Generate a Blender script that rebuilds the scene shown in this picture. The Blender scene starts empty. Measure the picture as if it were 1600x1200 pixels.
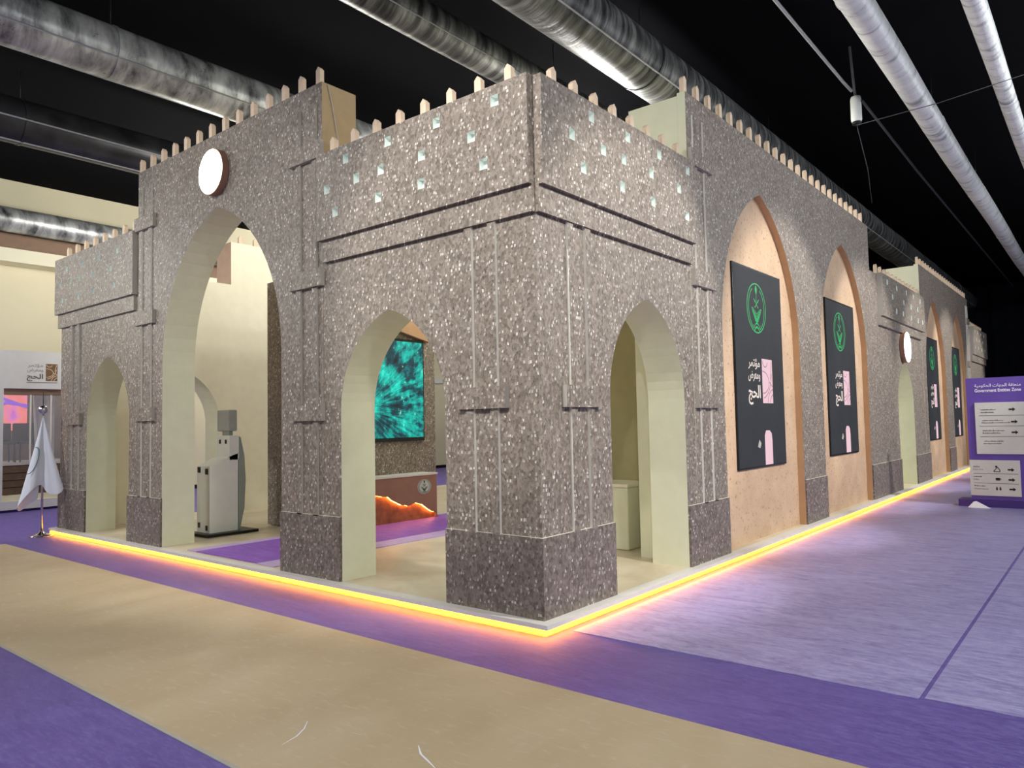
import bpy, bmesh, math, random
from mathutils import Vector, Matrix
random.seed(7)
S = bpy.context.scene
C = S.collection

# ------------------------------------------------------------------ camera
CAM = Vector((3.433, -4.532, 1.60)); YAW, PITCH, ROLL, FPX = 0.68487, 0.05265, -0.019715, 1154.2
fw = Vector((-math.sin(YAW)*math.cos(PITCH), math.cos(YAW)*math.cos(PITCH), math.sin(PITCH)))
r0 = Vector((math.cos(YAW), math.sin(YAW), 0)); u0 = r0.cross(fw)
rt = r0*math.cos(ROLL) + u0*math.sin(ROLL); up = -r0*math.sin(ROLL) + u0*math.cos(ROLL)
cd = bpy.data.cameras.new('camera'); cam = bpy.data.objects.new('camera', cd); C.objects.link(cam)
cd.sensor_width = 36; cd.lens = FPX/1600*36; cd.clip_end = 200
m = Matrix((rt, up, -fw)).transposed().to_4x4(); m.translation = CAM; cam.matrix_world = m
S.camera = cam

# ------------------------------------------------------------------ world, lights, exposure
w = bpy.data.worlds.new('world'); S.world = w; w.use_nodes = True
w.node_tree.nodes['Background'].inputs[0].default_value = (0.85, 0.93, 1.0, 1)
w.node_tree.nodes['Background'].inputs[1].default_value = 0.45
S.view_settings.view_transform = 'Standard'; S.view_settings.look = 'None'
S.view_settings.gamma = 1; S.view_settings.use_curve_mapping = False
S.view_settings.exposure = 0.0

def lamp(name, kind, loc, energy, color=(1, .97, .93), target=None, size=.25, cone=60, blend=.35):
    l = bpy.data.lights.new(name, kind); l.energy = energy; l.color = color
    if kind == 'SPOT':
        l.spot_size = math.radians(cone); l.spot_blend = blend; l.shadow_soft_size = size
    elif kind == 'POINT':
        l.shadow_soft_size = size
    else:
        l.shape = 'DISK'; l.size = size
    o = bpy.data.objects.new(name, l); C.objects.link(o); o.location = loc
    if target:
        o.rotation_euler = (Vector(target)-Vector(loc)).to_track_quat('-Z', 'Y').to_euler()
    return o
# spotlights of the hall aimed at the facades (all behind or beside the camera)
for y in (1.0, 5.2, 9.4, 13.6, 17.8, 22.5):
    lamp('wall_spot', 'SPOT', (5.6, y, 6.3), 1900, target=(0, y+.5, 2.1), size=.12, cone=39, blend=.45)
lamp('front_spot', 'SPOT', (-.2, -5.2, 6.2), 1300, target=(-.75, 0, 3.05), size=.12, cone=36, blend=.6)
for x in (-1.6, -5.0, -9.2):
    lamp('front_spot', 'SPOT', (x, -5.6, 6.3), 560, target=(x+.3, 0, 2.5), size=.12, cone=62, blend=.5)
lamp('front_spot', 'SPOT', (4.6, -6.2, 6.6), 700, target=(-.2, .2, 1.7), size=.15, cone=60, blend=.6)  # extra spot added to brighten the batten edges near the corner
# high-bay lamps, with one more added to brighten the booth header
for loc, e in (((7.5, -3, 6.9), 680), ((7.5, 6, 6.9), 520), ((7.5, 15, 6.9), 520), ((-1, -8, 6.9), 860), ((-9, -7, 6.9), 560), ((-14.2, -5, 5.2), 640)):
    lamp('high_bay', 'POINT', loc, e, color=(.97, .99, 1), size=.35)
# unseen point lamps added right of the picture to brighten the pale ducts
for loc, e in (((5.4, 1.5, 5.3), 150), ((5.4, 8, 5.3), 190), ((6.0, 16, 5.3), 260)):
    lamp('duct_fill', 'POINT', loc, e, color=(.97, .99, 1), size=.25)
# unseen point lamps added to brighten the open-topped interior and the aisle behind
for loc, e in (((-4.4, 7.0, 6.0), 420), ((-6.6, 3.0, 5.9), 170), ((-12.5, 9.0, 6.0), 620), ((-11.6, 3.2, 5.6), 330), ((-2.6, 5.2, 5.6), 330)):
    lamp('inner_fill', 'POINT', loc, e, color=(1, .97, .9), size=.3)

# ------------------------------------------------------------------ materials
def srgb(r, g, b):
    f = lambda c: (c/255/12.92) if c/255 <= .04045 else ((c/255+.055)/1.055)**2.4
    return (f(r), f(g), f(b), 1)
class NT:
    def __init__(s, name):
        s.m = bpy.data.materials.new(name); s.m.use_nodes = True; s.t = s.m.node_tree
        s.b = s.t.nodes['Principled BSDF']
    def n(s, typ, **kw):
        x = s.t.nodes.new(typ)
        for k, v in kw.items(): setattr(x, k, v)
        return x
    def l(s, a, b): s.t.links.new(a, b)
    def pos(s, scale=(1, 1, 1), obj=False):
        g = s.n('ShaderNodeTexCoord') if obj else s.n('ShaderNodeNewGeometry')
        mp = s.n('ShaderNodeMapping'); mp.inputs['Scale'].default_value = scale
        s.l(g.outputs['Object' if obj else 'Position'], mp.inputs['Vector']); return mp.outputs[0]
    def noise(s, vec, scale, detail=4, rough=.55, dist=0):
        x = s.n('ShaderNodeTexNoise'); x.inputs['Scale'].default_value = scale; x.inputs['Detail'].default_value = detail
        x.inputs['Roughness'].default_value = rough; x.inputs['Distortion'].default_value = dist; s.l(vec, x.inputs['Vector']); return x.outputs['Fac']
    def ramp(s, fac, stops, const=False):
        x = s.n('ShaderNodeValToRGB'); cr = x.color_ramp
        if const: cr.interpolation = 'CONSTANT'
        while len(cr.elements) < len(stops): cr.elements.new(.5)
        for e, (p, c) in zip(cr.elements, stops): e.position = p; e.color = c if len(c) == 4 else (*c, 1)
        s.l(fac, x.inputs[0]); return x.outputs[0]
    def mix(s, fac, a, b, mode='MIX'):
        x = s.n('ShaderNodeMix', data_type='RGBA', blend_type=mode)
        if isinstance(fac, (int, float)): x.inputs[0].default_value = fac
        else: s.l(fac, x.inputs[0])
        for v, i in ((a, 6), (b, 7)):
            if isinstance(v, tuple): x.inputs[i].default_value = v
            else: s.l(v, x.inputs[i])
        return x.outputs[2]
    def col(s, v):
        if isinstance(v, tuple): s.b.inputs['Base Color'].default_value = v
        else: s.l(v, s.b.inputs['Base Color'])
    def set(s, **kw):
        for k, v in kw.items():
            i = s.b.inputs[k.replace('_', ' ')]
            if isinstance(v, (int, float, tuple)): i.default_value = v
            else: s.l(v, i)
    def bump(s, h, strength=.3, dist=.01):
        x = s.n('ShaderNodeBump'); x.inputs['Strength'].default_value = strength; x.inputs['Distance'].default_value = dist
        s.l(h, x.inputs['Height']); s.l(x.outputs[0], s.b.inputs['Normal'])
M = {}
def plain(name, rgb, rough=.6, var=.08, scale=6, metallic=0, spec=.3, bump=0):
    t = NT(name); c = srgb(*rgb)
    f = t.noise(t.pos(), scale, 5)
    lo = tuple(x*(1-var) for x in c[:3])+(1,); hi = tuple(min(1, x*(1+var)) for x in c[:3])+(1,)
    t.col(t.ramp(f, [(.3, lo), (.7, hi)])); t.set(Roughness=rough, Metallic=metallic); t.b.inputs['Specular IOR Level'].default_value = spec
    if bump: t.bump(t.noise(t.pos(), scale*8, 3), bump, .005)
    M[name] = t.m; return t.m
def glow(name, rgb, strength):
    t = NT(name); t.col((0, 0, 0, 1)); c = srgb(*rgb)
    f = t.noise(t.pos(), 2.0, 2); lo = tuple(x*.97 for x in c[:3])+(1,)
    t.l(t.ramp(f, [(.3, lo), (.7, c)]), t.b.inputs['Emission Color']); t.b.inputs['Emission Strength'].default_value = strength
    M[name] = t.m; return t.m

# printed stone masonry (the plinth boards carry a darker print)
def stone(name, k):
  t = NT(name)
  gp = t.n('ShaderNodeNewGeometry'); sx = t.n('ShaderNodeSeparateXYZ'); t.l(gp.outputs['Position'], sx.inputs[0])
  ad = t.n('ShaderNodeMath', operation='ADD'); t.l(sx.outputs[0], ad.inputs[0]); t.l(sx.outputs[1], ad.inputs[1])
  cv = t.n('ShaderNodeCombineXYZ'); t.l(ad.outputs[0], cv.inputs[0]); t.l(sx.outputs[2], cv.inputs[1])
  mp = t.n('ShaderNodeMapping'); mp.inputs['Scale'].default_value = (45, 31, 1); t.l(cv.outputs[0], mp.inputs['Vector']); g = mp.outputs[0]; wob = t.n('ShaderNodeTexNoise'); wob.inputs['Scale'].default_value = .3; t.l(g, wob.inputs['Vector'])
  add = t.n('ShaderNodeVectorMath', operation='MULTIPLY_ADD'); t.l(wob.outputs['Color'], add.inputs[0]); add.inputs[1].default_value = (1.2,)*3; t.l(g, add.inputs[2])
  v = t.n('ShaderNodeTexVoronoi', distance='CHEBYCHEV', voronoi_dimensions='2D'); v.inputs['Scale'].default_value = 1; v.inputs['Randomness'].default_value = .95; t.l(add.outputs[0], v.inputs['Vector'])
  sep = t.n('ShaderNodeSeparateColor'); t.l(v.outputs['Color'], sep.inputs[0])
  base = t.ramp(sep.outputs[0], [(0, srgb(112, 102, 92)), (.5, srgb(136, 125, 114)), (1, srgb(152, 141, 130))])
  v2 = t.n('ShaderNodeTexVoronoi', feature='F1', voronoi_dimensions='2D'); v2.inputs['Scale'].default_value = 2.1; t.l(add.outputs[0], v2.inputs['Vector'])
  sp2 = t.n('ShaderNodeSeparateColor'); t.l(v2.outputs['Color'], sp2.inputs[0])
  fine = t.ramp(sp2.outputs[1], [(0, (.35, .34, .33, 1)), (.10, (.72, .71, .70, 1)), (.4, (.95, .95, .95, 1)), (1, (1, 1, 1, 1))])
  base = t.mix(.8, base, fine, 'MULTIPLY')
  pick = t.ramp(sep.outputs[1], [(.80, (0, 0, 0, 1)), (.84, (.25, .25, .25, 1)), (.94, (.5, .5, .5, 1)), (1, (1, 1, 1, 1))])
  shape = t.ramp(v.outputs['Distance'], [(.30, (1, 1, 1, 1)), (.40, (0, 0, 0, 1))])
  mask = t.mix(1, pick, shape, 'MULTIPLY')
  base = t.mix(mask, base, srgb(226, 220, 210))
  big = t.noise(t.pos(), 1.4, 3); tint = t.ramp(big, [(.3, (.9, .89, .88, 1)), (.7, (1, 1, 1, 1))]); base = t.mix(1, base, tint, 'MULTIPLY'); base = t.mix(1, base, k, 'MULTIPLY')
  t.col(base); t.set(Roughness=.5); t.b.inputs['Specular IOR Level'].default_value = .35
  t.bump(v.outputs['Distance'], .3, .004); M[name] = t.m
stone('stone', (1, 1, 1, 1)); stone('stone_dark', (.80, .78, .80, 1))
plain('cream', (236, 230, 206), .65, .03)
plain('cream_reveal', (224, 224, 196), .6, .03)
plain('olive', (176, 168, 126), .7, .05)
plain('tan_side', (176, 152, 116), .6, .06)
plain('edge_white', (232, 230, 220), .5, .03)
plain('edge_grey', (176, 170, 160), .6, .05)
plain('merlon', (226, 202, 176), .6, .06, 20)
plain('niche', (238, 246, 240), .5, .03)
plain('platform', (212, 208, 200), .5, .05)
plain('black_metal', (24, 24, 26), .4, .1)
plain('ceiling', (9, 9, 13), .95, .15, 1.0, spec=.05)
plain('curtain_black', (12, 14, 20), .95, .15, spec=.05)
plain('white_paint', (226, 226, 224), .45, .03)
plain('brown_panel', (150, 112, 94), .5, .06)
plain('side_brown', (176, 148, 130), .6, .06)
plain('brown_soffit', (134, 110, 92), .7, .06)
plain('wood_brown', (104, 84, 66), .5, .15, 9)
plain('sign_purple', (98, 74, 158), .4, .06)
plain('sign_dark', (66, 46, 118), .4, .06)
plain('sign_panel', (206, 206, 198), .45, .03)
plain('ink', (38, 38, 38), .6, .05)
plain('ink_soft', (112, 112, 108), .6, .05)
plain('letter_white', (236, 230, 244), .5, .02)
plain('letter_brown', (86, 66, 62), .5, .05)
plain('letter_grey', (150, 148, 150), .5, .05)
plain('logo_brown', (128, 98, 66), .5, .12, 30)
plain('logo_line', (240, 222, 196), .5, .03)
plain('flag_cloth', (226, 230, 240), .8, .03, 4)
plain('flag_green', (60, 120, 110), .8, .05)
plain('chrome', (205, 205, 208), .15, .02, metallic=1)
plain('kiosk_white', (232, 236, 230), .4, .03)
plain('kiosk_grey', (150, 160, 150), .45, .04)
plain('kiosk_screen_back', (166, 170, 164), .5, .05)
plain('emblem_silver', (196, 202, 196), .35, .05, metallic=.3)
plain('emblem_dark', (44, 60, 54), .5, .05)
plain('curtain_white', (196, 192, 192), .7, .05)
plain('chair_dark', (44, 42, 44), .6, .08)
plain('cable', (70, 72, 76), .7, .05)
plain('screen_black', (26, 28, 30), .25, .04)
plain('paper', (240, 240, 246), .6, .02)

# recess boards: sand coloured with small dark chips
t = NT('sand_board'); f = t.noise(t.pos(), 26, 3, .6); f2 = t.noise(t.pos(), 3, 4)
b0 = t.ramp(f2, [(.3, srgb(188, 157, 126)), (.7, srgb(206, 176, 145))]); chip = t.ramp(f, [(.31, (.40, .34, .28, 1)), (.40, (1, 1, 1, 1))])
t.col(t.mix(.8, b0, chip, 'MULTIPLY')); t.set(Roughness=.6); M['sand_board'] = t.m
plain('sand_reveal', (190, 152, 114), .6, .05)

# purple carpet and the film-covered carpet
def carpet(name, a, b, pale, amount, rough):
    t = NT(name)
    st = t.noise(t.pos((1.0, 3.4, 1)), 2.4, 8, .68, 1.2); st2 = t.noise(t.pos((3, 12, 1)), 4.0, 6, .7, .6)
    c = t.ramp(st, [(.34, srgb(*a)), (.66, srgb(*b))])
    k = t.ramp(st2, [(.52-.12*amount, (0, 0, 0, 1)), (.86, (amount,)*3+(1,))])
    t.col(t.mix(k, c, srgb(*pale))); t.set(Roughness=t.ramp(st2, [(.3, (rough,)*3+(1,)), (.7, (rough+.22,)*3+(1,))]))
    t.b.inputs['Specular IOR Level'].default_value = .35
    t.bump(st2, .18, .012); M[name] = t.m
carpet('carpet_purple', (88, 70, 146), (106, 90, 166), (160, 150, 204), .55, .36)
carpet('carpet_film', (122, 112, 172), (162, 156, 206), (206, 204, 228), .8, .32)
carpet('carpet_stand', (120, 74, 166), (146, 96, 190), (170, 130, 205), .4, .45)
carpet('carpet_border', (176, 150, 196), (190, 168, 208), (215, 200, 225), .5, .4)
t = NT('kraft'); a1 = t.noise(t.pos((1.6, 1, 1)), .9, 6, .6, .5); a2 = t.noise(t.pos((2, 6, 1)), 4, 5, .6, .6)
c = t.ramp(a1, [(.3, srgb(180, 160, 128)), (.7, srgb(196, 178, 148))]); c = t.mix(t.ramp(a2, [(.55, (0, 0, 0, 1)), (.85, (.5, .5, .5, 1))]), c, srgb(216, 206, 188))
t.col(c); t.set(Roughness=.5); t.b.inputs['Specular IOR Level'].default_value = .3; t.bump(a2, .12, .015); M['kraft'] = t.m
t = NT('stand_floor'); a1 = t.noise(t.pos(), 1.4, 6, .6, .8)
t.col(t.ramp(a1, [(.35, srgb(196, 180, 150)), (.65, srgb(216, 204, 178))])); t.set(Roughness=.35); M['stand_floor'] = t.m
# smudged galvanised ducts
t = NT('duct'); rings = t.noise(t.pos((.6, 3.2, 1.2)), 1.5, 5, .6, .4); spots = t.noise(t.pos((1.5, 2.2, 1.5)), 2.6, 5, .65)
c = t.ramp(rings, [(.36, srgb(70, 72, 76)), (.5, srgb(140, 142, 144)), (.66, srgb(206, 210, 210))])
c = t.mix(t.ramp(spots, [(.4, (0, 0, 0, 1)), (.7, (.6, .6, .6, 1))]), c, srgb(200, 204, 204))
t.col(c); t.set(Metallic=.45, Roughness=t.ramp(spots, [(.3, (.25,)*3+(1,)), (.7, (.5,)*3+(1,))])); t.bump(rings, .2, .02); M['duct'] = t.m
t = NT('duct_lit'); rings = t.noise(t.pos((.8, 2.6, 1.4)), 2.2, 5, .6, .6); spots = t.noise(t.pos((2.5, 3.2, 2.5)), 3.0, 5, .65)  # paler copy of the duct colour, standing in for lamp light on it
c = t.ramp(rings, [(.30, srgb(150, 152, 156)), (.45, srgb(226, 230, 228)), (.66, srgb(244, 246, 244))]); t.col(c)
t.set(Metallic=.1, Roughness=.4); t.bump(spots, .5, .03); M['duct_lit'] = t.m
plain('duct_dark', (52, 52, 56), .35, .5, 2.5, metallic=.3)
t = NT('duct_mid'); rings = t.noise(t.pos((.5, 4.2, .8)), 1.9, 5, .6, .3)
t.col(t.ramp(rings, [(.38, srgb(44, 46, 48)), (.52, srgb(96, 98, 98)), (.68, srgb(150, 152, 150))])); t.set(Metallic=.35, Roughness=.4); t.bump(rings, .3, .03); M['duct_mid'] = t.m
plain('duct_seam', (190, 192, 190), .4, .1, 3, metallic=.3)
plain('beige_wall', (226, 218, 188), .7, .03, 1)
plain('beige_light', (236, 232, 206), .7, .03, 1)
# glowing things
glow('led_warm', (255, 148, 24), 21); glow('lamp_face', (255, 246, 222), 6)
glow('screen_green', (50, 190, 108), .95); glow('screen_pink', (246, 206, 216), .95); glow('screen_pink_line', (196, 150, 168), .8)
glow('screen_text', (252, 236, 226), .95); glow('mount_edge', (255, 156, 70), 34)
t = NT('screen_face'); t.col((.012, .013, .014, 1)); t.set(Roughness=.55); t.b.inputs['Specular IOR Level'].default_value = .2
f = t.noise(t.pos(), 3, 2); t.l(t.ramp(f, [(.3, srgb(42, 45, 49)), (.7, srgb(50, 53, 57))]), t.b.inputs['Emission Color']); t.b.inputs['Emission Strength'].default_value = .75; M['screen_face'] = t.m
# teal show on the inner screen: rays bursting from a low point
t = NT('teal_show'); t.col((0, 0, 0, 1)); t.set(Roughness=.3)
gg = t.n('ShaderNodeNewGeometry'); sx = t.n('ShaderNodeSeparateXYZ'); t.l(gg.outputs['Position'], sx.inputs[0])
def mth(op, a_, b_=None):
    x = t.n('ShaderNodeMath', operation=op)
    for i, q in enumerate((a_, b_)):
        if q is None: continue
        if isinstance(q, (int, float)): x.inputs[i].default_value = q
        else: t.l(q, x.inputs[i])
    return x.outputs[0]
dy = mth('SUBTRACT', sx.outputs[1], 2.75); dz = mth('SUBTRACT', sx.outputs[2], 1.85)
ang = mth('ARCTAN2', dz, dy); rad = mth('SQRT', mth('ADD', mth('MULTIPLY', dy, dy), mth('MULTIPLY', dz, dz)))
cb = t.n('ShaderNodeCombineXYZ'); t.l(mth('MULTIPLY', ang, 7.0), cb.inputs[0]); t.l(mth('MULTIPLY', rad, 1.6), cb.inputs[1])
rays = t.noise(cb.outputs[0], 1.6, 7, .7, .3); blot = t.noise(t.pos(), 2.2, 5, .6); dots = t.noise(t.pos((1, 1, .6)), 15, 3, .65)
kk = mth('MULTIPLY', mth('ADD', mth('ADD', rays, blot), mth('MULTIPLY', dots, .35)), .43)
c = t.ramp(kk, [(.40, srgb(2, 22, 32)), (.47, srgb(0, 74, 88)), (.53, srgb(0, 168, 156)), (.60, srgb(16, 228, 206)), (.68, srgb(140, 255, 226))])
c = t.mix(t.ramp(dots, [(.66, (0, 0, 0, 1)), (.71, (.9, .9, .9, 1))]), c, srgb(170, 255, 205))
t.l(c, t.b.inputs['Emission Color']); t.b.inputs['Emission Strength'].default_value = 1.0; M['teal_show'] = t.m
t = NT('pink_show'); t.col((0, 0, 0, 1)); f = t.noise(t.pos((1, 1.4, 1)), 1.6, 3)
t.l(t.ramp(f, [(.32, srgb(240, 96, 110)), (.5, srgb(250, 136, 128)), (.62, srgb(236, 120, 190)), (.72, srgb(150, 90, 220))]), t.b.inputs['Emission Color']); t.b.inputs['Emission Strength'].default_value = 1.0; M['pink_show'] = t.m
t = NT('mountain'); f = t.noise(t.pos(), 9, 5); t.col(t.ramp(f, [(.3, srgb(120, 74, 52)), (.7, srgb(170, 104, 66))])); t.set(Roughness=.6)
M['mountain'] = t.m
glow('violet_show', (150, 90, 225), .9)
t = NT('glass'); t.col((.9, .92, .95, 1)); t.set(Roughness=.05, Alpha=.14); M['glass'] = t.m

# ------------------------------------------------------------------ mesh helpers
def mk(name, verts, faces, mats, parent=None, fm=None, smooth=False, recalc=True):
    me = bpy.data.meshes.new(name); me.from_pydata([tuple(v) for v in verts], [], faces)
    for mm in (mats if isinstance(mats, (list, tuple)) else [mats]): me.materials.append(M[mm])
    if recalc:
        bm = bmesh.new(); bm.from_mesh(me); bmesh.ops.recalc_face_normals(bm, faces=bm.faces); bm.to_mesh(me); bm.free()
    if fm:
        for p, i in zip(me.polygons, fm): p.material_index = i
    if smooth:
        for p in me.polygons: p.use_smooth = True
    o = bpy.data.objects.new(name, me); C.objects.link(o); o.parent = parent
    return o
def dup(o, off, parent=None):
    c = o.copy(); C.objects.link(c); c.location = o.location + Vector(off)
    if parent: c.parent = parent
    return c
def tag(o, label, cat, group=None):
    o['label'] = label; o['category'] = cat
    if group: o['group'] = group
    return o
def struct(o, label=None):
    o['kind'] = 'structure'
    if label: o['label'] = label
    return o
def thing(name, label, cat, loc=(0, 0, 0), group=None):
    o = bpy.data.objects.new(name, None); C.objects.link(o); o.empty_display_size = .1
    return tag(o, label, cat, group)
BF = [(0, 1, 2, 3), (7, 6, 5, 4), (0, 4, 5, 1), (1, 5, 6, 2), (2, 6, 7, 3), (3, 7, 4, 0)]
def boxv(x0, x1, y0, y1, z0, z1):
    return [(x0, y0, z0), (x1, y0, z0), (x1, y1, z0), (x0, y1, z0), (x0, y0, z1), (x1, y0, z1), (x1, y1, z1), (x0, y1, z1)]
def box(name, x0, x1, y0, y1, z0, z1, mat, parent=None, bev=0):
    o = mk(name, boxv(x0, x1, y0, y1, z0, z1), BF, mat, parent)
    if bev: bevel(o, bev)
    return o
def bevel(o, wd, seg=2):
    bm = bmesh.new(); bm.from_mesh(o.data)
    bmesh.ops.bevel(bm, geom=bm.edges[:]+bm.verts[:], offset=wd, segments=seg, affect='EDGES', profile=.6); bm.to_mesh(o.data); bm.free()
def multi(name, boxes, mat, parent=None):
    vs, fs = [], []
    for b in boxes:
        k = len(vs); vs += boxv(*b); fs += [tuple(i+k for i in f) for f in BF]
    return mk(name, vs, fs, mat, parent)
def tube(name, pts, rad, mat, parent=None, n=12, caps=True, smooth=True):
    pts = [Vector(p) for p in pts]; rad = rad if isinstance(rad, (list, tuple)) else [rad]*len(pts)
    vs, fs = [], []
    for i, p in enumerate(pts):
        d = (pts[min(i+1, len(pts)-1)]-pts[max(i-1, 0)]).normalized()
        a = d.orthogonal().normalized() if abs(d.z) > .9 else d.cross(Vector((0, 0, 1))).normalized(); b = d.cross(a)
        for k in range(n):
            q = 2*math.pi*k/n; vs.append(p+(a*math.cos(q)+b*math.sin(q))*rad[i])
    for i in range(len(pts)-1):
        for k in range(n): fs.append((i*n+k, i*n+(k+1) % n, (i+1)*n+(k+1) % n, (i+1)*n+k))
    if caps: fs += [tuple(range(n)), tuple(range((len(pts)-1)*n, len(pts)*n))]
    return mk(name, vs, fs, mat, parent, smooth=smooth)
# facade frames: (u along facade, d outwards, z)
def FL(u, d, z): return (-u, -d, z)
def FR(u, d, z): return (d, u, z)
def FS(u, d, z): return (-9.5-d, u, z)          # the far side wall, mirrored
def fbox(name, fr, u0, u1, d0, d1, z0, z1, front, side, parent, top=None):
    vs = [fr(*p) for p in boxv(u0, u1, d0, d1, z0, z1)]      # d is the y of boxv
    # BF order: bottom, top, d0 side, u1, d1 front, u0
    o = mk(name, vs, BF, [front, side, top or side], parent, fm=[1, 2, 0, 1, 0, 1]); return o
def arch_pts(c, hw, zs, za, n=14):
    rise = za-zs; k = (rise*rise-hw*hw)/(2*hw); r = hw+k; a1 = math.atan2(rise, k); pts = []
    for i in range(n+1):
        a = a1*i/n; pts.append((c+k-r*math.cos(a), zs+r*math.sin(a)))
    right = [(2*c-x, z) for x, z in pts[:-1]][::-1]
    return pts+right
def arch_wall(name, fr, u0, u1, z0, z1, arches, d0, d1, mats, parent, back=True):
    """wall slab between depths d0 (back) and d1 (front) with openings down to z0; mats = front, reveal, rest"""
    pts = [(u0, z0)]; kinds = []
    for (c, hw, zs, za) in arches:
        pts.append((c-hw, z0)); s = len(pts)-1
        pts += arch_pts(c, hw, zs, za); pts.append((c+hw, z0)); kinds.append((s, len(pts)-1))
    pts += [(u1, z0), (u1, z1), (u0, z1)]
    n = len(pts); vs = [fr(u, d1, z) for u, z in pts]+[fr(u, d0, z) for u, z in pts]
    fs = [tuple(range(n)), tuple(range(n, 2*n))]; fm = [0, 2]
    for i in range(n):
        j = (i+1) % n; fs.append((i, j, n+j, n+i)); fm.append(1 if any(a <= i < b for a, b in kinds) else 2)
    return mk(name, vs, fs, mats, parent, fm=fm)
def holed_panel(name, fr, u0, u1, z0, z1, d0, d1, holes, s, front, side, parent):
    """board with square niches cut right through its face; a niche box sits behind each hole"""
    us = sorted({u0, u1} | {round(h[0]+k*s, 4) for h in holes for k in (-.5, .5)}); zs = sorted({z0, z1} | {round(h[1]+k*s*1.1, 4) for h in holes for k in (-.5, .5)})
    idx = {}; vs, fs, fm = [], [], []
    def vid(u, z, d):
        k = (u, z, d)
        if k not in idx: idx[k] = len(vs); vs.append(fr(u, d, z))
        return idx[k]
    for a, b in zip(us, us[1:]):
        for c, e in zip(zs, zs[1:]):
            if any(abs((a+b)/2-h[0]) < s/2 and abs((c+e)/2-h[1]) < s*.55 for h in holes): continue
            fs.append((vid(a, c, d1), vid(b, c, d1), vid(b, e, d1), vid(a, e, d1))); fm.append(0)
    o1 = [vid(u0, z0, d1), vid(u1, z0, d1), vid(u1, z1, d1), vid(u0, z1, d1)]; o2 = [vid(u0, z0, d0), vid(u1, z0, d0), vid(u1, z1, d0), vid(u0, z1, d0)]
    fs.append(tuple(o2)); fm.append(0)
    for i in range(4): fs.append((o1[i], o1[(i+1) % 4], o2[(i+1) % 4], o2[i])); fm.append(1)
    o = mk(name, vs, fs, [front, side], parent, fm=fm, recalc=False)
    for k, h in enumerate(holes):
        a, b, c, e = h[0]-s/2, h[0]+s/2, h[1]-s*.55, h[1]+s*.55; q = d1-.001; w_ = d0+.012
        vv = [fr(a, q, c), fr(b, q, c), fr(b, q, e), fr(a, q, e), fr(a, w_, c), fr(b, w_, c), fr(b, w_, e), fr(a, w_, e)]
        mk('niche', vv, [(4, 5, 6, 7), (0, 1, 5, 4), (1, 2, 6, 5), (2, 3, 7, 6), (3, 0, 4, 7)], 'niche', o, recalc=False)
    return o
def merlons(fr, us, z, parent, d=-.015, w_=.07, dep=.05, h=.19):
    first = None
    for u in us:
        pr = [(-w_/2, 0), (w_/2, 0), (w_/2, h-.035), (.0, h), (-w_/2, h-.035)]
        if first is None:
            vs = [fr(u+a, d, z+b) for a, b in pr]+[fr(u+a, d-dep, z+b) for a, b in pr]
            first = mk('merlon', vs, [(0, 1, 2, 3, 4), (5, 6, 7, 8, 9)]+[(i, (i+1) % 5, 5+(i+1) % 5, 5+i) for i in range(5)], 'merlon', parent); fu = u
        else:
            a = Vector(fr(u, 0, 0))-Vector(fr(fu, 0, 0)); dup(first, a)
def pilaster(fr, ubs, zlo, zhi, plates, parent, edge='edge_white', upper=None, w_=.08, pw=(-.14, .14)):
    """pairs of vertical battens with cross plates; ubs = centres of battens"""
    for ub in ubs:
        fbox('batten', fr, ub-w_/2, ub+w_/2, 0, .026, zlo, zhi, 'stone', edge, parent)
        if upper: fbox('batten', fr, ub-w_/2, ub+w_/2, 0, .026, upper[0], upper[1], 'stone', edge, parent)
    a, b = min(ubs)+pw[0], max(ubs)+pw[1]
    for z in plates: fbox('cross_plate', fr, a, b, 0, .05, z, z+.178, 'stone', 'edge_grey', parent)
ZP, ZB, ZC1, ZC2, ZT, ZTT = .10, .72, 3.24, 3.455, 4.33, 5.13

# ------------------------------------------------------------------ the hall
struct(box('floor', -24, 14, -14, 36, -.12, 0, 'carpet_purple'))
struct(box('ceiling', -24, 14, -14, 36, 7.4, 7.6, 'ceiling'))
struct(box('wall_left', -16.4, -16, -14, 36, 0, 7.4, 'beige_wall'))
struct(box('wall_back', -16, 14, 35.2, 35.6, 0, 7.4, 'curtain_black'))
vs, fs = [], []; nfold = 150
for i in range(nfold+1):
    x = -15.9+22*i/nfold; y = 34.6+.18*math.sin(i*1.55)+.06*math.sin(i*.7)
    vs += [(x, y, .02), (x, y, 7.35)]
for i in range(nfold): fs.append((2*i, 2*i+2, 2*i+3, 2*i+1))
tag(mk('stage_curtain', vs, fs, 'curtain_black', smooth=True, recalc=False), 'black pleated curtain closing the far end of the hall', 'curtain')
struct(box('trim_1', -16, -15.55, -14, 36, 5.72, 6.06, 'brown_soffit'))
struct(box('trim_2', -16, -15.5, -14, 36, 5.42, 5.72, 'beige_light'))
struct(box('trim_3', -16, -15.93, -14, 36, 3.12, 3.30, 'white_paint'))
struct(box('baseboard_left', -16, -15.94, -14, 36, 0, .10, 'black_metal'))

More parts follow.
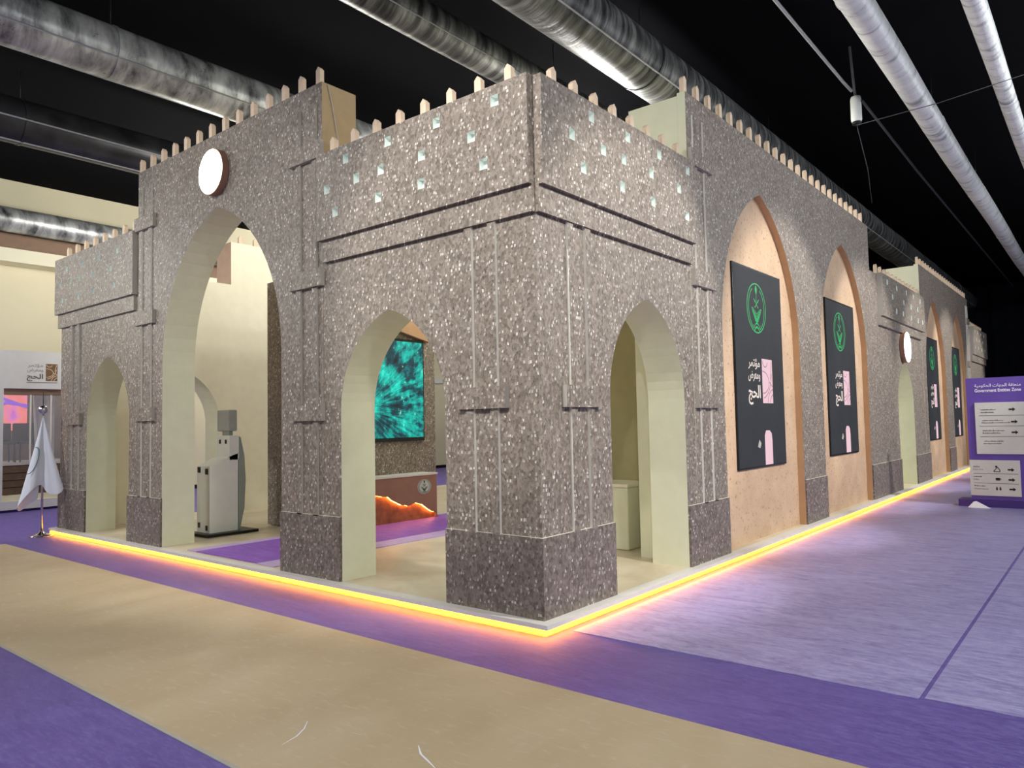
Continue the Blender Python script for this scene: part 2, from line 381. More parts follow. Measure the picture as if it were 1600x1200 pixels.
# ducts along the hall
def duct(x, z, r, y0, y1, label, seams=(250, 300), bend=0, mat='duct'):
    t_ = thing('ventilation_duct', label, 'duct', group=None)
    n = 26; pts = [(x+bend*math.sin(i*.9), y0+(y1-y0)*i/n, z) for i in range(n+1)]
    sh = tube('duct_shell', pts, [r*(1+.012*math.sin(i*2.3)) for i in range(n+1)], mat, t_, n=28)
    for a in seams:
        q = math.radians(a); px, pz = x+math.cos(q)*r, z+math.sin(q)*r
        tube('seam', [(px, y0, pz), (px, y1, pz)], r*.035, 'duct_seam', sh, n=6)
    for k in range(int((y1-y0)/5)):
        y = y0+2.5+5*k; tube('clamp_ring', [(x, y-.02, z), (x, y+.02, z)], r*1.025, mat, sh, n=28, smooth=False)
        tube('hanger', [(x, y, z+r), (x, y, 7.4)], .006, 'black_metal', t_, n=6)
    return t_
duct(-6.55, 6.55, .34, -8, 34, 'large smudged silver duct crossing above the gate tower at top left', seams=(235, 330))
duct(-9.9, 6.55, .36, -8, 34, 'dark silver duct beyond the large one above the end block', seams=(205, 285, 350), mat='duct_dark')
duct(-15.2, 6.28, .27, -8, 34, 'shiny low duct running along the beige hall wall', seams=(100,))
duct(-3.0, 6.6, .24, -8, 34, 'slim ribbed duct passing over the corner between gate tower and corner tower', seams=(205, 330), mat='duct_mid')
duct(-1.5, 6.6, .37, -8, 34, 'thick ribbed duct passing behind the first display wall parapet', seams=(205, 320), mat='duct_mid')
duct(1.27, 6.5, .175, -8, 34, 'bright pale duct slanting down the top right corner', seams=(150,), bend=.01, mat='duct_lit')
duct(2.35, 6.5, .12, -8, 34, 'rightmost narrow brightly lit duct at the picture edge', seams=(150,), bend=.008, mat='duct_lit')
tag(tube('ceiling_conduit', [(.55, -4, 6.52), (.56, 6.8, 6.5), (.57, 7.2, 6.5)], .022, 'duct_seam', n=8), 'thin grey conduit on the black ceiling leading to the hanging speaker', 'conduit')
tag(tube('ceiling_conduit', [(.6, 7.7, 6.5), (.55, 12, 6.52), (.55, 30, 6.52)], .022, 'cable', n=8), 'thin grey conduit on the black ceiling running on past the hanging speaker', 'conduit')
t_ = thing('hanging_speaker', 'small pale cylindrical speaker hanging from the black ceiling', 'speaker')
tube('speaker_body', [(.5, 7.72, 6.20), (.5, 7.72, 6.23), (.5, 7.72, 6.56), (.5, 7.72, 6.6)], [.07, .08, .08, .07], 'kiosk_white', t_, n=20)
tube('speaker_grille', [(.5, 7.72, 6.16), (.5, 7.72, 6.20)], .066, 'black_metal', t_, n=20)
tube('bracket', [(.5, 7.72, 6.6), (.49, 7.7, 6.7), (.46, 7.66, 7.4)], .02, 'cable', t_, n=8)
tag(tube('cable_wire', [(.5, 7.72, 6.15), (.2, 9.6, 6.0), (-.3, 12, 6.02)], .006, 'cable', n=6), 'thin cable strung from the hanging speaker towards the display wall', 'cable')
tag(tube('cable_wire', [(.5, 7.72, 6.15), (1.6, 7.9, 6.24), (3.2, 8.2, 6.5)], .006, 'cable', n=6), 'thin cable strung from the hanging speaker past the bright ducts', 'cable')

# ------------------------------------------------------------------ floor coverings
r_ = thing('paper_runner', 'tan kraft paper runner laid along the purple carpet', 'floor paper')
box('paper_sheet', -9.05, 9, -2.60, -.86, .0005, .004, 'kraft', r_)
box('shadow_edge', -9.05, 9, -2.625, -2.60, .0005, .004, 'edge_grey', r_)  # grey strip standing in for the shadow along the paper's edge
def scuff(pts, wd):
    vs, fs = [], []
    for i, (x, y) in enumerate(pts):
        k = wd*math.sin(math.pi*(i+.4)/(len(pts)-.2)); vs += [(x-k, y-k*.4, .0052), (x+k, y+k*.4, .0052)]
    for i in range(len(pts)-1): fs.append((2*i, 2*i+1, 2*i+3, 2*i+2))
    mk('scuff', vs, fs, 'paper', r_)
scuff([(-.05, -2.08), (.02, -2.15), (.07, -2.23), (.10, -2.34)], .004)
scuff([(.66, -1.93), (.74, -1.99), (.82, -2.02), (.92, -2.06)], .007)
scuff([(.27, -2.03), (.33, -2.02), (.38, -2.0)], .004)
tag(box('film_sheet', .13, 2.49, .19, 34, .0005, .003, 'carpet_film'), 'wide hazy plastic film over the purple carpet beside the platform', 'floor film')
tag(box('film_sheet', 2.515, 9, .22, 34, .0005, .003, 'carpet_film'), 'hazy plastic film right of the dark seam on the aisle carpet', 'floor film')

# ------------------------------------------------------------------ platform and light strips
pf = thing('stand_platform', 'low grey-edged platform carrying the whole stone stand', 'platform')
box('deck', -9.55, .0, 0, 26, .004, ZP, 'stand_floor', pf)
box('edge_trim', -9.62, .115, -.115, .0, .066, ZP+.002, 'platform', pf)
box('edge_trim', .0, .115, .0, 26, .066, ZP+.002, 'platform', pf)
box('riser', -9.58, .06, -.06, -.0, .0, .066, 'platform', pf)
box('riser', .0, .06, -.0, 26, .0, .066, 'platform', pf)
tag(tube('light_strip', [(-9.6, -.082, .038), (.08, -.082, .038)], .017, 'led_warm', n=8), 'glowing amber light strip under the front platform edge facing the paper runner', 'light strip')
tag(tube('light_strip', [(.082, -.06, .038), (.082, 25.9, .038)], .017, 'led_warm', n=8), 'glowing amber light strip under the long platform edge beside the film-covered aisle', 'light strip')

# ------------------------------------------------------------------ corner tower
DOOR = (.71, 1.75, 2.67)
NL = [(.33, 4.20), (.99, 4.20), (1.62, 4.20), (2.23, 4.19), (.59, 3.97), (1.18, 3.96), (1.72, 3.96), (2.07, 3.96), (2.53, 3.95), (.46, 3.71), (1.19, 3.71), (1.76, 3.71), (2.40, 3.70)]
NR = [(.72, 4.2), (1.33, 4.2), (1.93, 4.2), (2.55, 4.2), (.42, 3.96), (.90, 3.96), (1.25, 3.97), (1.76, 3.97), (2.34, 3.96), (.58, 3.72), (1.21, 3.71), (1.78, 3.70), (2.51, 3.71)]
ct = thing('corner_tower', 'near corner tower of grey pebbled stone with open arches on two sides', 'tower')
arch_wall('front_wall', FL, 0, 2.70, ZP, ZT-.02, [(1.72, *DOOR)], -.42, 0, ['stone', 'cream_reveal', 'cream'], ct)
arch_wall('side_wall', FR, .42, 2.70, ZP, ZT-.02, [(1.75, .72, 1.82, 2.76)], -.42, 0, ['stone', 'cream_reveal', 'cream'], ct)
fbox('side_wall', FR, 0.0005, .42, -.001, .001, ZP, ZT-.02, 'stone', 'stone', ct)
holed_panel('upper_panel', FL, .0, 2.70, ZC2, ZT, .0, .08, NL, .085, 'stone', 'stone', ct)
holed_panel('upper_panel', FR, .0, 2.72, ZC2, ZT, .0, .08, NR, .085, 'stone', 'stone', ct)
fbox('cornice_band', FL, .0, 2.66, 0, .04, ZC1, ZC2, 'stone', 'stone', ct)
fbox('cornice_band', FR, .0, 2.70, 0, .04, ZC1, ZC2, 'stone', 'stone', ct)
for (a, b) in ((-.022, 1.01),): fbox('plinth', FL, a, b, 0, .022, ZP, ZB, 'stone_dark', 'stone_dark', ct, 'edge_white')
fbox('plinth', FR, .0, 1.03, 0, .022, ZP, ZB, 'stone_dark', 'stone_dark', ct, 'edge_white')
pilaster(FL, (.70, .44), ZB-.01, ZC1, (1.72,), ct)
pilaster(FR, (.44, .70), ZB-.01, ZC1, (1.72,), ct)
merlons(FL, [.265+.328*i for i in range(8)], ZT, ct)
merlons(FR, [.31+.317*i for i in range(8)], ZT, ct)

# ------------------------------------------------------------------ gate tower
gt = thing('gate_tower', 'tall gate tower of pebbled stone with one high pointed arch', 'tower')
arch_wall('front_wall', FL, 2.70, 6.82, ZP, ZTT, [(4.77, 1.335, 2.45, 4.25)], -.43, 0.004, ['stone', 'cream_reveal', 'tan_side'], gt)
for a, b in ((2.44, 3.435), (6.105, 7.07)): fbox('plinth', FL, a, b, 0, .026, ZP, ZB, 'stone_dark', 'stone_dark', gt, 'edge_white')
pilaster(FL, (3.09, 2.82), ZB-.01, 4.34, (1.66, 3.02, 4.335), gt, edge='edge_grey', upper=(4.5, 4.91))  # greyer edges put the shade on these batten sides into the colour
pilaster(FL, (6.71, 6.44), ZB-.01, 4.34, (1.72, 3.01, 4.30), gt, edge='edge_white', upper=(4.46, 4.89))
merlons(FL, [2.79+.308*i for i in range(14)], ZTT, gt)
tag(tube('loose_wire', [(-2.694, .06, 5.12), (-2.69, .12, 4.9), (-2.69, .2, 4.5), (-2.69, .3, 4.34)], .006, 'edge_grey', n=6), 'loose pale wire hanging down the bare side of the gate tower', 'wire')

# ------------------------------------------------------------------ end block (left)
NE = [(9.12, 4.14), (8.53, 4.13), (7.96, 4.13), (7.32, 4.13), (9.38, 3.91), (8.97, 3.92), (8.63, 3.92), (8.13, 3.91), (7.54, 3.91), (9.28, 3.66), (8.67, 3.65), (8.12, 3.66), (7.42, 3.66)]
eb = thing('end_block', 'lower stone block at the left end with a small arch and niches', 'tower')
arch_wall('front_wall', FL, 6.82, 9.5, ZP, ZT-.02, [(7.78, *DOOR)], -.42, 0, ['stone', 'cream_reveal', 'cream'], eb)
arch_wall('side_wall', FS, .42, 2.62, ZP, ZT-.1, [(1.70, .70, 1.70, 2.62)], -.50, 0, ['stone', 'cream_reveal', 'cream'], eb)
holed_panel('upper_panel', FL, 6.84, 9.6, ZC2, ZT, .0, .072, NE, .085, 'stone', 'edge_grey', eb)
fbox('cornice_band', FL, 6.88, 9.56, 0, .035, ZC1, ZC2, 'stone', 'edge_grey', eb)
fbox('plinth', FL, 8.50, 9.52, 0, .022, ZP, ZB, 'stone_dark', 'stone_dark', eb, 'edge_white')
pilaster(FL, (9.05, 8.79), ZB-.01, ZC1, (1.70,), eb)
merlons(FL, [7.0+.333*i for i in range(8)], ZT, eb)
# inner side wall behind the end block
sw = thing('side_tower', 'tall cream inner wall seen through the high gate arch', 'tower')
fbox('side_wall', FS, 2.62, 6.3, -.50, 0, ZP, 5.02, 'cream', 'side_brown', sw)
merlons(FS, [2.9+.31*i for i in range(11)], 5.02, sw, d=-.3)

# ------------------------------------------------------------------ display walls, door block, far block on the long side
def display_wall(name, label, u0, u1, recs, depth, nm):
    o = thing(name, label, 'tower')
    arch_wall('front_wall', FR, u0, u1, ZP, ZTT, [(c, hw, 2.62, 4.47) for c, hw in recs], -.09, .004, ['stone', 'sand_reveal', 'cream_reveal'], o)
    fbox('core_wall', FR, u0, u1, -depth, -.091, ZP, ZTT-.03, 'cream_reveal', 'cream_reveal', o)
    for c, hw in recs: fbox('recess_board', FR, c-hw-.05, c+hw+.05, -.0905, -.088, ZP, 4.52, 'sand_board', 'sand_board', o)
    merlons(FR, nm, ZTT, o)
    return o
d1 = display_wall('display_wall', 'long stone display wall next to the corner tower with two tall screen recesses', 2.70, 10.2, [(4.79, 1.32), (8.44, 1.33)], .69, [2.75+.311*i for i in range(24)])
fbox('plinth', FR, 2.47, 3.46, 0, .026, ZP, ZB, 'stone_dark', 'stone_dark', d1, 'edge_white'); fbox('plinth', FR, 6.12, 7.10, 0, .024, ZP, ZB, 'stone_dark', 'stone_dark', d1, 'edge_white')
pilaster(FR, (2.86, 3.12), ZB-.01, 4.34, (1.72, 3.025, 4.335), d1, upper=(4.5, 4.9))
d2 = display_wall('display_wall', 'farther stone display wall beyond the small doorway with two screen recesses', 14.75, 22.0, [(16.42, 1.26), (19.88, 1.22)], .69, [14.85+.33*i for i in range(22)])
fbox('plinth', FR, 14.0, 15.14, 0, .022, ZP, ZB, 'stone_dark', 'stone_dark', d2, 'edge_white'); fbox('plinth', FR, 17.7, 18.64, 0, .024, ZP, ZB, 'stone_dark', 'stone_dark', d2, 'edge_white')
pilaster(FR, (21.6, 21.85), ZB-.01, 4.34, (1.72, 3.025, 4.335), d2, upper=(4.5, 4.9), pw=(-.1, .1))
NM = [(11.2, 4.2), (12.0, 4.18), (12.9, 4.2), (13.6, 4.2), (14.3, 4.18), (11.6, 3.96), (12.6, 3.96), (13.3, 3.94), (14.0, 3.96), (11.9, 3.7), (12.5, 3.71), (13.3, 3.70), (14.0, 3.71), (14.5, 3.72)]
mb = thing('door_block', 'low stone block with a narrow cream doorway between the display walls', 'tower')
arch_wall('front_wall', FR, 10.2, 14.75, ZP, ZT-.02, [(12.84, .74, 1.80, 2.72)], -.42, 0, ['stone', 'cream_reveal', 'cream'], mb)
fbox('door_back', FR, 11.8, 13.9, -.44, -.421, ZP, 3.0, 'cream_reveal', 'cream_reveal', mb)
holed_panel('upper_panel', FR, 10.75, 14.75, ZC2+.05, ZT, .0, .09, NM, .10, 'stone', 'edge_grey', mb)
fbox('cornice_band', FR, 10.7, 14.6, 0, .05, ZC1+.08, ZC2+.05, 'stone', 'edge_grey', mb)
for a, b in ((9.79, 12.09), (13.58, 14.0)): fbox('plinth', FR, a, b, 0, .024, ZP, ZB, 'stone_dark', 'stone_dark', mb, 'edge_white')
merlons(FR, [10.85+.345*i for i in range(12)], ZT, mb, w_=.08)
fb = thing('far_block', 'small stone block with niches at the far end of the stand', 'tower')
NF = [(22.7, 4.2), (23.3, 4.2), (24.0, 4.2), (24.7, 4.2), (23.0, 3.96), (23.6, 3.96), (24.4, 3.96), (22.7, 3.7), (23.3, 3.7), (24.1, 3.7), (24.8, 3.7)]
arch_wall('front_wall', FR, 22.0, 25.3, ZP, ZT-.02, [(24.0, *DOOR)], -.42, 0, ['stone', 'cream_reveal', 'cream'], fb)
holed_panel('upper_panel', FR, 22.25, 25.4, ZC2, ZT, .0, .09, NF, .09, 'stone', 'edge_grey', fb)
fbox('cornice_band', FR, 22.25, 25.3, 0, .05, ZC1, ZC2, 'stone', 'edge_grey', fb)
for a, b in ((22.2, 23.28), (24.72, 25.3)): fbox('plinth', FR, a, b, 0, .022, ZP, ZB, 'stone_dark', 'stone_dark', fb, 'edge_white')
merlons(FR, [22.4+.33*i for i in range(9)], ZT, fb)

# ------------------------------------------------------------------ round wall lamps
def round_lamp(fr, u, z, r, d, label):
    o = thing('round_lamp', label, 'lamp'); n = 40
    def disc(name, rr, d0, d1, mat, inner=None):
        ring0 = [fr(u+rr*math.cos(2*math.pi*k/n), d0, z+rr*math.sin(2*math.pi*k/n)) for k in range(n)]
        ring1 = [fr(u+rr*math.cos(2*math.pi*k/n), d1, z+rr*math.sin(2*math.pi*k/n)) for k in range(n)]
        mk(name, ring0+ring1, [tuple(range(n)), tuple(range(n, 2*n))]+[(k, (k+1) % n, n+(k+1) % n, n+k) for k in range(n)], mat, o)
    disc('lamp_housing', r, .005, d, 'brown_panel'); disc('lamp_face', r*.965, d, d+.006, 'lamp_face')
round_lamp(FL, 4.76, 4.65, .275, .085, 'glowing white round lamp above the high gate arch')
round_lamp(FR, 12.75, 3.03, .33, .09, 'glowing white round lamp above the narrow doorway')

# ------------------------------------------------------------------ flat artwork helpers
class Art:
    """flat print laid on a plane: origin, right vector, up vector, normal"""
    def __init__(s, o, r, n, parent):
        s.o, s.r, s.n, s.u, s.p = Vector(o), Vector(r), Vector(n), Vector((0, 0, 1)), parent
    def at(s, x, y, e=0): return s.o+s.r*x+s.u*y+s.n*e
    def poly(s, name, polys, mat, e=.001):
        vs, fs = [], []
        for q in polys:
            k = len(vs); vs += [s.at(x, y, e) for x, y in q]; fs.append(tuple(range(k, k+len(q))))
        return mk(name, vs, fs, mat, s.p, recalc=False)
    @staticmethod
    def stroke(pts, wd):
        out = []
        for (a, b), (c, d) in zip(pts, pts[1:]):
            L = math.hypot(c-a, d-b) or 1e-6; nx, ny = -(d-b)/L*wd/2, (c-a)/L*wd/2
            out.append([(a+nx, b+ny), (a-nx, b-ny), (c-nx, d-ny), (c+nx, d+ny)])
        return out
    @staticmethod
    def arc(cx, cy, rx, ry, a0, a1, n=28):
        return [(cx+rx*math.cos(math.radians(a0+(a1-a0)*i/n)), cy+ry*math.sin(math.radians(a0+(a1-a0)*i/n))) for i in range(n+1)]
    def text(s, name, body, x0, x1, y0, y1, mat, e=.001, bold=0):
        cu = bpy.data.curves.new('t', 'FONT'); cu.body = body; cu.offset = bold
        ob = bpy.data.objects.new('t', cu); C.objects.link(ob); bpy.context.view_layer.update()
        me = bpy.data.meshes.new_from_object(ob); bpy.data.objects.remove(ob); bpy.data.curves.remove(cu)
        xs = [v.co.x for v in me.vertices]; ys = [v.co.y for v in me.vertices]
        ax, bx, ay, by = min(xs), max(xs), min(ys), max(ys)
        for v in me.vertices:
            v.co = s.at(x0+(v.co.x-ax)/(bx-ax)*(x1-x0), y0+(v.co.y-ay)/(by-ay)*(y1-y0), e)
        me.materials.clear(); me.materials.append(M[mat]); me.name = name
        o = bpy.data.objects.new(name, me); C.objects.link(o); o.parent = s.p; return o
    def emblem(s, cx, cy, R, mat, e=.001, fill=None):
        T = lambda L: [[(cx+x*R, cy+y*R) for x, y in q] for q in L]
        A, K = s.arc, s.stroke; L = []
        L += K(A(0, 0, .965, .965, 0, 360, 56), .05)
        L += K(A(0, -.02, .80, .86, -68, 62, 30), .045)+K(A(0, -.02, .80, .86, 118, 248, 30), .045)
        L += [[(-.07, .62), (0, .52), (.07, .62), (.11, .74), (.06, .86), (0, .9), (-.06, .86), (-.11, .74)]]
        L += K([(0, .55), (0, .28)], .035)
        for sg in (-1, 1):
            L += K([(sg*.26, .36), (sg*.08, .24), (-sg*.10, .06), (-sg*.2, .02)], .045)+K([(sg*.2, .33), (sg*.16, .22)], .04)
            L += K([(sg*.34, -.66), (sg*.16, -.82), (-sg*.10, -.72)], .04)+K([(sg*.28, -.92), (sg*.16, -.80), (0, -.72), ], .05)
        L += K(A(0, -.72, .2, .12, 20, 160, 10), .05)
        for k in range(4):
            f = 1-.2*k; y = -.10-.10*k
            pts = [(-.48*f, y+.10), (-.36*f, y-.1), (-.2*f, y-.27+.05*k), (0, y-.34+.05*k), (.2*f, y-.27+.05*k), (.36*f, y-.1), (.48*f, y+.10)]
            L += K(pts, .05)
            L += K([(-.44*f, y+.1), (-.2*f, y-.02), (0, y-.14), (.2*f, y-.02), (.44*f, y+.1)], .03)
        s.poly('emblem', T(L), mat, e)
    def hajj_logo(s, x, y, wd, h, mrect, mline, mtext1, mtext2, textw, e=.001, gap=.05, scale=1.0):
        """square mark with sweeping arcs at right and three Arabic words at left"""
        s.poly('logo_block', [[(x, y), (x+wd, y), (x+wd, y+h), (x, y+h)]], mrect, e)
        A, K = s.arc, s.stroke; L = []; clip = lambda P: [(min(max(a, x+.004), x+wd-.004), min(max(b, y+.004), y+h-.004)) for a, b in P]
        lw = wd*.045
        for P in (A(x+wd*.30, y+h*.95, wd*.24, h*.13, 180, 350, 16), A(x+wd*.02, y+h*.47, wd*.62, h*.25, -88, 92, 24), A(x-wd*.1, y+h*.72, wd*1.0, h*.62, -78, -4, 24),
                  [(x+wd*.78, y+h*.55), (x+wd*.92, y+h*.95)], [(x+wd*.62, y+h*.5), (x+wd*.98, y+h*.38)], A(x+wd*1.05, y-h*.1, wd*.6, h*.42, 95, 170, 14), A(x+wd*1.05, y-h*.1, wd*.38, h*.3, 95, 170, 14)):
            s.poly('logo_line', K(clip(P), lw), mline, e+.001)
        xr = x-gap
        s.text('lettering', '\uFEAE\uFEE4\uFE97\uFE86\uFEE3', xr-textw*.95, xr, y+h*.74, y+h*.98, mtext1, e, .012)
        s.text('lettering', '\uFEBD\uFEAE\uFECC\uFEE3\uFEED', xr-textw*.98, xr, y+h*.47, y+h*.70, mtext1, e, .012)
        s.text('lettering', '\uFE9E\uFEA4\uFEDF\uFE8D', xr-textw, xr, y-h*.04, y+h*.40, mtext2, e, .02)

# ------------------------------------------------------------------ the four display screens
for (uc, which) in ((4.79, 'first tall black screen from the corner tower'), (8.44, 'second tall black screen from the corner tower'), (16.35, 'third tall black screen, just beyond the narrow doorway'), (19.8, 'farthest of the four tall black screens')):
    o = thing('display_screen', which+' with green emblem and pink mark', 'screen')
    hw = .815 if uc < 10 else .74
    fbox('screen_frame', FR, uc-hw, uc+hw, -.088, -.066, .98, 3.50, 'screen_black', 'screen_black', o)
    pn = fbox('screen_panel', FR, uc-hw+.018, uc+hw-.018, -.066, -.064, 1.0, 3.48, 'screen_face', 'screen_black', o)
    a = Art((-.064, uc, 0), (0, 1, 0), (1, 0, 0), pn); k = hw/.815
    a.emblem(-.08*k, 3.0, .325*k, 'screen_green', .0015)
    a.hajj_logo(.03*k, 1.79, .36*k, .57, 'screen_pink', 'screen_pink_line', 'screen_text', 'screen_text', .40*k, .0015, gap=.07*k)
    x0, x1 = .045*k, .31*k
    a.poly('pink_glow', [[(x0, 1.002), (x1, 1.002), (x1, 1.30), (x1-.02, 1.40), (x1-.09*k, 1.44), (x0+.05*k, 1.44), (x0, 1.38)]], 'screen_pink', .0015)
    a.poly('dim_glow', [[(-.2*k, 1.24), (-.12*k, 1.22), (-.08*k, 1.28), (-.14*k, 1.33)]], 'edge_grey', .0012)

# ------------------------------------------------------------------ interior of the stand
cr = thing('purple_carpet', 'purple carpet runner with pale borders inside the stand', 'carpet')
box('carpet_pile', -5.35, -3.98, .06, 9.0, ZP+.001, ZP+.012, 'carpet_stand', cr)
box('border', -3.98, -3.65, .04, 9.0, ZP+.001, ZP+.011, 'carpet_border', cr)
box('border', -5.56, -5.35, .06, 2.2, ZP+.001, ZP+.011, 'carpet_border', cr)
sp = thing('screen_pillar', 'broad stone pillar holding the teal screen inside the stand', 'pillar')
box('pillar_body', -6.82, -5.5, 1.98, 4.33, ZP+.013, 3.87, 'stone', sp)
mk('canopy_board', [(-5.48, 3.40, 3.12), (-5.48, 4.14, 2.97), (-5.48, 4.18, 3.08), (-5.48, 3.95, 3.5), (-5.48, 3.4, 3.6), (-5.40, 3.40, 3.12), (-5.40, 4.14, 2.97), (-5.40, 4.18, 3.08), (-5.40, 3.95, 3.5), (-5.40, 3.4, 3.6)],
   [(0, 1, 2, 3, 4), (5, 6, 7, 8, 9)]+[(i, (i+1) % 5, 5+(i+1) % 5, 5+i) for i in range(5)], 'sand_reveal', sp)
ts = thing('teal_screen', 'large screen glowing with teal light streaks on the stone pillar', 'screen')
box('screen_frame', -5.498, -5.45, 2.25, 4.03, 1.34, 2.99, 'screen_black', ts)
box('screen_panel', -5.45, -5.448, 2.27, 4.01, 1.40, 2.95, 'teal_show', ts)
ko = thing('reception_counter', 'brown counter with silver emblem and glowing mountain outline below the teal screen', 'counter')
box('counter_body', -5.48, -5.19, 2.3, 3.97, ZP+.013, .80, 'mountain', ko)
box('counter_top', -5.48, -5.11, 2.28, 3.98, .80, .828, 'platform', ko)
ridge = [(2.3, .58), (2.5, .60), (2.69, .56), (2.76, .55), (2.84, .53), (2.95, .52), (3.03, .46), (3.16, .40), (3.22, .37), (3.30, .36), (3.35, .345), (3.42, .36), (3.5, .385), (3.58, .36), (3.66, .34), (3.78, .26), (3.86, .215), (3.93, .20), (3.97, .17)]
pts = [(2.3, .80)]+ridge+[(3.97, .80)]; n = len(pts)
kb = mk('front_board', [(-5.12, y, z) for y, z in pts]+[(-5.145, y, z) for y, z in pts], [tuple(range(n)), tuple(range(n, 2*n))]+[(i, (i+1) % n, n+(i+1) % n, n+i) for i in range(n)], 'brown_panel', ko)
box('end_board', -5.19, -5.12, 3.955, 3.97, ZP+.013, .18, 'brown_panel', ko)
tube('ridge_light', [(-5.165, y, z+.006) for y, z in ridge[:-1]], .008, 'mount_edge', ko, n=6)
a = Art((-5.12, 3.69, .62), (0, 1, 0), (1, 0, 0), kb)
a.poly('emblem_disc', [[(.15*math.cos(i*math.pi/20), .115*math.sin(i*math.pi/20)) for i in range(40)]], 'emblem_silver', .003)
a.r = Vector((0, 1.3, 0)); a.emblem(0, 0, .108, 'emblem_dark', .005)
# kiosk
ki = thing('kiosk', 'white self-service kiosk with sloped desk and small screen on a black base', 'kiosk')
box('base_plate', -6.86, -6.30, .72, 1.50, ZP+.001, ZP+.04, 'black_metal', ki)
pr = [(.83, .14), (.83, 1.07), (1.05, 1.17), (1.26, 1.24), (1.26, .14)]; k = 5
mk('body', [(-6.45, y, z) for y, z in pr]+[(-6.80, y, z) for y, z in pr], [tuple(range(5)), tuple(range(5, 10))]+[(i, (i+1) % 5, 5+(i+1) % 5, 5+i) for i in range(5)], 'kiosk_white', ki)
box('column', -6.80, -6.45, 1.13, 1.275, 1.15, 1.50, 'kiosk_white', ki)
pr = [(1.276, .14), (1.276, 1.49), (1.31, 1.47), (1.37, 1.2), (1.39, .85), (1.37, .45), (1.30, .14)]
mk('rear_cover', [(-6.46, y, z) for y, z in pr]+[(-6.79, y, z) for y, z in pr], [tuple(range(7)), tuple(range(7, 14))]+[(i, (i+1) % 7, 7+(i+1) % 7, 7+i) for i in range(7)], 'kiosk_grey', ki)
box('screen_neck', -6.70, -6.52, 1.16, 1.22, 1.5, 1.57, 'kiosk_grey', ki)
box('screen_head', -6.82, -6.48, 1.14, 1.27, 1.56, 1.87, 'kiosk_screen_back', ki, bev=.02)
for (x, z) in ((-6.74, 1.02), (-6.53, 1.0)): box('latch_slot', x-.035, x+.035, .822, .832, z-.04, z+.04, 'black_metal', ki)
for (x, z) in ((-6.74, .24), (-6.53, .21)): box('latch_slot', x-.025, x+.025, .822, .832, z-.035, z+.035, 'black_metal', ki)
for x in (-6.71, -6.55): box('latch_slot', x-.02, x+.02, 1.124, 1.132, 1.38, 1.44, 'black_metal', ki)
# bench and partition behind the side arch
bn = thing('bench', 'cream upholstered bench box behind the side arch of the corner tower', 'bench')
box('bench_body', -2.1, -1.0, 2.97, 3.52, ZP+.001, .82, 'cream_reveal', bn, bev=.02)
box('bench_top', -2.1, -.99, 2.96, 3.53, .82, .862, 'cream', bn, bev=.015)
tag(box('partition', -2.9, -.70, 3.54, 3.64, ZP+.001, 4.2, 'olive'), 'plain olive partition wall behind the bench', 'partition')

# ------------------------------------------------------------------ booth at the left edge of the hall
bo = thing('exhibition_booth', 'neighbouring booth with a white header at the left edge', 'booth')
hd = box('header', -14.3, -13.9, -6, 3.4, 2.50, 3.28, 'white_paint', bo)
box('header_soffit', -14.28, -13.95, -6, 3.4, 2.38, 2.50, 'brown_soffit', bo)
box('post', -14.0, -13.9, .40, .50, .12, 2.5, 'white_paint', bo)
box('post', -14.0, -13.9, 3.3, 3.4, .12, 2.5, 'white_paint', bo)
box('back_wall', -15.9, -15.85, -6, 3.4, .0, 2.5, 'wood_brown', bo)
box('plinth', -14.4, -13.88, -6, 3.4, .05, .22, 'white_paint', bo)
box('kick_board', -14.4, -13.95, -6, 3.4, .0, .05, 'sign_dark', bo)
box('counter_front', -14.38, -14.0, -6, 3.4, .22, .34, 'beige_wall', bo)
for k in range(4): box('slat', -14.36, -14.02+.012*k, .52, 2.2, .35+.145*k, .485+.145*k, 'wood_brown', bo)
box('stage_deck', -15.8, -14.0, -6, 3.4, .935, .98, 'platform', bo)
box('glass_pane', -13.965, -13.955, .5, 3.3, .98, 2.4, 'glass', bo)
for y in (1.38, 1.0): box('mullion', -13.985, -13.96, y-.015, y+.015, .98, 2.4, 'edge_white', bo)
a = Art((-13.9, 0, 0), (0, 1, 0), (1, 0, 0), hd)
a.hajj_logo(1.25, 2.67, .22, .36, 'logo_brown', 'logo_line', 'letter_grey', 'letter_brown', .30, .002, gap=.05)
a.poly('underline', a.stroke([(.90, 2.63), (1.47, 2.635)], .022), 'letter_grey', .002)
lw = thing('led_wall', 'coral pink glowing screen inside the neighbouring booth', 'screen')
box('screen_frame', -15.1, -15.05, -2, 1.30, 1.62, 2.45, 'screen_black', lw)
lp = box('screen_panel', -15.05, -15.045, -1.98, 1.28, 1.64, 2.43, 'pink_show', lw)
a = Art((-15.045, 0, 0), (0, 1, 0), (1, 0, 0), lp)
a.poly('light_rays', a.stroke([(.2, 1.95), (.9, 2.25), (1.28, 2.18)], .07)+a.stroke([(.2, 2.6), (.7, 2.38), (1.28, 2.15)], .07), 'violet_show', .002)
def chair(x, y, label):
    o = thing('stage_chair', label, 'chair', group='chairs on the booth stage')
    box('seat', x-.22, x+.22, y-.22, y+.22, 1.36, 1.42, 'chair_dark', o, bev=.015)
    box('backrest', x-.22, x-.17, y-.22, y+.22, 1.42, 1.80, 'chair_dark', o, bev=.02)
    for sx in (-1, 1):
        for sy in (-1, 1): tube('leg', [(x+sx*.19, y+sy*.19, .98), (x+sx*.18, y+sy*.18, 1.36)], .016, 'black_metal', o, n=8)
chair(-14.6, .68, 'dark stage chair left of its neighbour in the pink-lit booth'); chair(-14.6, 1.15, 'dark stage chair nearer the white curtain in the pink-lit booth')
vs, fs = [], []
